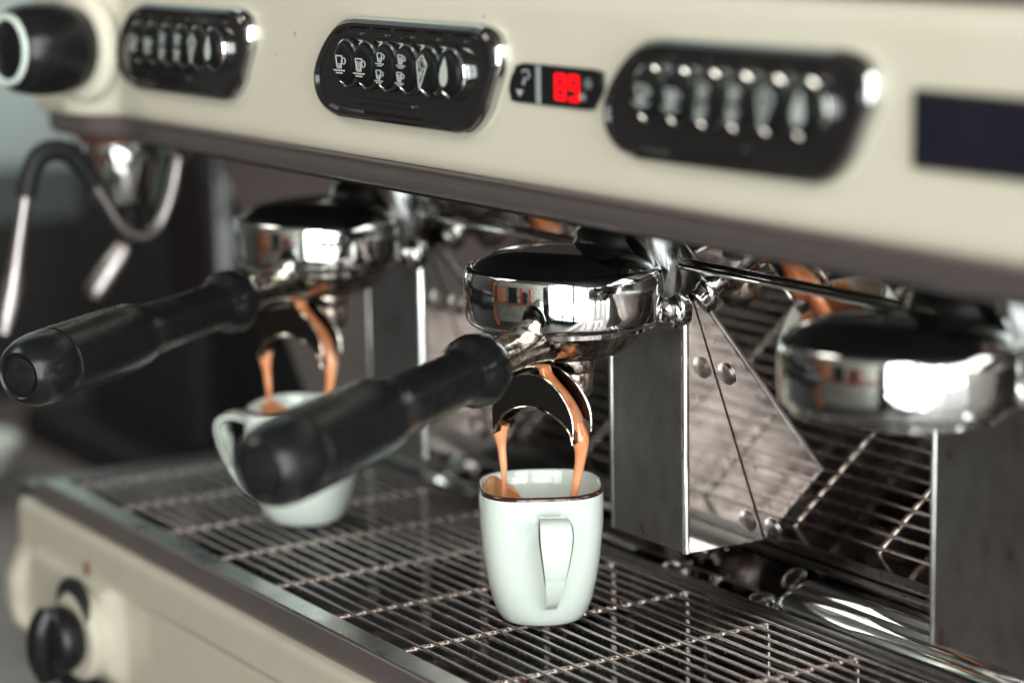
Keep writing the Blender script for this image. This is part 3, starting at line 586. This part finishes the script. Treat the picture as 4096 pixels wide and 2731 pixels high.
# ================================================================== PORTAFILTERS
H = Vector((0.5, -0.8660, 0)); SD = Vector((0.8660, 0.5, 0)); Z = Vector((0, 0, 1))
def portafilter(gx, gy, label):
    loc = Vector((gx, gy, 0.1195))
    pf = empty('portafilter', loc, label, 'portafilter', 'black handled portafilters locked under the group heads')
    def lp(v): return Vector(v)-Z*0.1195
    def add(name, vf, mt, **k): return link(name, [lp(v) for v in vf[0]], vf[1], mt, parent=pf, **k)
    add('basket_bowl', lathe([(0.1200, 0.030), (0.1202, 0.0335), (0.1185, 0.0340), (0.1165, 0.0322), (0.1135, 0.0298), (0.1105, 0.0270), (0.1080, 0.0235), (0.1064, 0.0190), (0.1056, 0.013), (0.1054, 0)], n=72), stained, angle=70)
    ax = H-Z*0.0429; ax.normalize(); o = Z*0.117
    add('neck', lathe([(0.006, 0.0), (0.010, 0.0060), (0.018, 0.0098), (0.026, 0.0104), (0.034, 0.0098), (0.042, 0.0090), (0.052, 0.0086), (0.076, 0.0086)], o, ax, 40), stained, angle=70)
    hd = add('handle', lathe([(0.0715, 0.0), (0.0712, 0.0088), (0.0720, 0.0118), (0.0740, 0.0136), (0.0775, 0.0145), (0.0820, 0.0142), (0.0855, 0.0129), (0.0880, 0.0117), (0.0890, 0.0119), (0.0905, 0.0112), (0.0925, 0.0106), (0.100, 0.0106), (0.115, 0.0109), (0.132, 0.0112), (0.141, 0.0116), (0.1465, 0.0124), (0.152, 0.0138), (0.158, 0.0146), (0.168, 0.0149), (0.200, 0.0152), (0.2070, 0.0153), (0.2080, 0.0148), (0.2090, 0.0151), (0.2150, 0.0151), (0.2215, 0.0144), (0.2260, 0.0129), (0.2287, 0.0110), (0.2298, 0.0096), (0.2292, 0.0088), (0.2276, 0.0084), (0.2274, 0.0)], o, ax, 56), black, angle=24)
    link('end_cap', *(lambda vf: ([lp(v) for v in vf[0]], vf[1]))(lathe([(0.2270, 0.0), (0.2270, 0.0076), (0.2284, 0.0073), (0.2290, 0.0055), (0.2292, 0)], o, ax, 32)), blackG, parent=hd)
    hub = add('spout_hub', lathe([(0.1062, 0.0), (0.1060, 0.0100), (0.1046, 0.0102), (0.0995, 0.0100), (0.0985, 0.0092), (0.0975, 0.0094), (0.0900, 0.0092), (0.0885, 0.0080), (0.0885, 0.0)], -H*0.004, n=40), stained)
    # twin channel spout: two crescent cheeks and a floor between them
    S0 = H*0.0215+SD*(-0.0005)
    outer = cat([(-18.3, 79.5), (-18.3, 88), (-16.8, 93.6), (-13.7, 98.2), (-8.4, 101.8), (-2.7, 103.3), (3.8, 102.7), (9.8, 98.9), (14.3, 93.7), (17.3, 87.5), (18.1, 83), (18.0, 78)], 4)
    inner = cat([(17.9, 76.0), (16.3, 81.1), (11.4, 85.9), (4.3, 89.3), (-3.7, 89.9), (-11.7, 87.0), (-16.2, 81.6), (-17.6, 77.8)], 4)
    def at(s, z, h): return S0+SD*(s/1000)+Z*(z/1000)+H*h
    for h0, h1 in ((0.0088, 0.0074), (-0.0088, -0.0074)):
        vf = prism(outer+inner, lambda a, b: at(a, b, h0), lambda a, b: at(a, b, h1)); add('spout_cheek', vf, spoutm, bevel=0.0005, seg=3)
    V, F = [], []
    for s, z in inner:
        V += [at(s, z-0.4, 0.0082), at(s, z-0.4, -0.0082), at(s, z+0.8, -0.0082), at(s, z+0.8, 0.0082)]
    for i in range(len(inner)-1): F += [(4*i+k, 4*i+(k+1) % 4, 4*i+4+(k+1) % 4, 4*i+4+k) for k in range(4)]
    F += [(0, 1, 2, 3), tuple(4*(len(inner)-1)+k for k in range(4))]
    add('spout_floor', (V, F), spoutm)
    add('inner_bead', tube([(*at(s, z-0.3, 0.0089), 0.0006) for s, z in inner], 8), stained)
    add('outer_bead', tube([(*at(s, z, 0.0084), 0.0006) for s, z in outer[14:]], 8), stained)
    add('outer_bead', tube([(*at(s, z, -0.0084), 0.0006) for s, z in outer[14:]], 8), stained)
    # coffee running through the right hand channel (broad sheet) and over the left lip
    rp = cat([(1.5, 105.0, 3.6), (3.2, 101.0, 4.2), (6.5, 97.2, 4.6), (10.2, 93.0, 5.6), (13.2, 88.4, 6.4), (15.4, 83.6, 6.6), (16.4, 79.5, 5.4), (16.9, 76.5, 3.6)], 4)
    V, F = [], []
    for i, (s, z, w) in enumerate(rp):
        a, c = rp[max(0, i-1)], rp[min(len(rp)-1, i+1)]; d = Vector((c[0]-a[0], c[1]-a[1])).normalized(); nx, nz = -d.y, d.x
        for th, ww in ((1.6, 0.0), (1.1, 0.6), (0.0, 0.95), (-1.6, 0.9), (-1.6, -0.9), (0.0, -0.95), (1.1, -0.6)):
            V.append(at(s+nx*th, z+nz*th, ww*w/1000-0.0004))
    k_ = 7
    for i in range(len(rp)-1): F += [(i*k_+k, i*k_+(k+1) % k_, (i+1)*k_+(k+1) % k_, (i+1)*k_+k) for k in range(k_)]
    F += [tuple(range(k_)), tuple((len(rp)-1)*k_+k for k in range(k_))]
    add('crema_sheet', (V, F), crema, angle=75)
    return pf, S0+Vector((gx, gy, 0))
pf1, s1 = portafilter(*GR[1], 'sharp chrome portafilter with a long black handle, locked under the middle group head')
pf2, s2 = portafilter(*GR[0], 'out of focus portafilter on the far left, black handle pointing to the left edge')
pf1.location = (GR[1][0], GR[1][1], 0.1195)
def stream(s0, pts, label, floor):
    path = [(x, y, z, q*(1+0.05*math.sin(z*420+0.6))) for x, y, z, q in cat([(*(s0+SD*(s/1000)+Z*(z/1000)), r/1000) for s, z, r in pts], 10)]
    o = link('coffee_stream', *tube(path, 16, ratio=1.0), creamy); tag(o, label, 'coffee stream', 'streams of coffee falling into the cups'); return o
LS = [(-18.6, 80.0, 3.3), (-19.4, 77.4, 3.2), (-19.3, 74.0, 2.7), (-18.9, 69.6, 2.0), (-18.2, 61.0, 1.4), (-18.2, 54.0, 1.1), (-18.4, 47.0, 0.9), (-18.4, 19.4, 0.8)]
RS = [(15.9, 83.0, 2.4), (16.7, 79.0, 3.3), (17.2, 76.0, 3.5), (17.5, 72.5, 3.0), (17.2, 69.0, 2.5), (16.4, 64.0, 1.95), (14.8, 56.5, 1.7), (13.5, 50.5, 1.6), (12.0, 40.0, 1.5), (11.0, 19.4, 1.4)]
stream(s1, LS, 'thin left stream of coffee falling into the sharp middle cup', 0)
stream(s1, RS, 'thicker right stream of coffee falling into the sharp middle cup', 0)
stream(s2, LS, 'blurred left stream of coffee falling into the far cup', 0)
stream(s2, RS, 'blurred orange right stream of coffee falling into the far cup', 0)

# ================================================================== BEHIND THE LEFT END (out of focus)
gr = empty('coffee_grinder', (-0.78, 0.34, -0.115), 'dark coffee grinder out of focus behind the left end of the machine', 'grinder')
gi = Matrix.Translation((0.78, -0.34, 0.115))
def gp(name, vf, mt, **k):
    o = link(name, vf[0], vf[1], mt, **k); o.parent = gr; o.matrix_parent_inverse = gi; return o
gp('grinder_body', box(-0.90, -0.70, 0.165, 0.42, -0.10, 0.22), blackM, bevel=0.02, seg=4)
gp('grinder_base', box(-0.94, -0.66, 0.13, 0.46, -0.115, -0.085), blackM, bevel=0.008)
gp('dosing_chamber', lathe([(0, 0.05), (0.10, 0.05), (0.12, 0.045)], (-0.70, 0.20, 0.02), (0, 0, 1), 32), blackG)
tag(link('dark_cabinet', *box(-1.5, -1.1, -0.30, 1.0, -0.115, 0.033), darkwood, bevel=0.006), 'dark low cabinet behind the steam wand, against the grey wall', 'cabinet')
tag(link('tall_dark_block', *box(-1.69, -1.25, -2.6, -0.42, -1.1, 1.2), darkwood, bevel=0.01), 'tall dark block added out of view to keep the steel reflections dark', 'cabinet')  # unseen, added to darken what basin and chrome reflect
tag(link('rear_dark_block', *box(-1.30, -0.98, 0.45, 1.40, -0.115, 0.80), darkwood, bevel=0.008), 'tall dark block added behind the grinder to darken the tray reflection', 'dark block')  # added to keep the pale wall out of the tray's reflection
tag(link('bowl', *lathe([(0, 0.02), (0.004, 0.03), (0.02, 0.048), (0.035, 0.055), (0.034, 0.052), (0.02, 0.045), (0.006, 0.02), (0.006, 0)], (-0.80, 0.02, -0.112), (0, 0, 1), 40), ceramic), 'white bowl on the counter at the left edge of the picture', 'bowl')
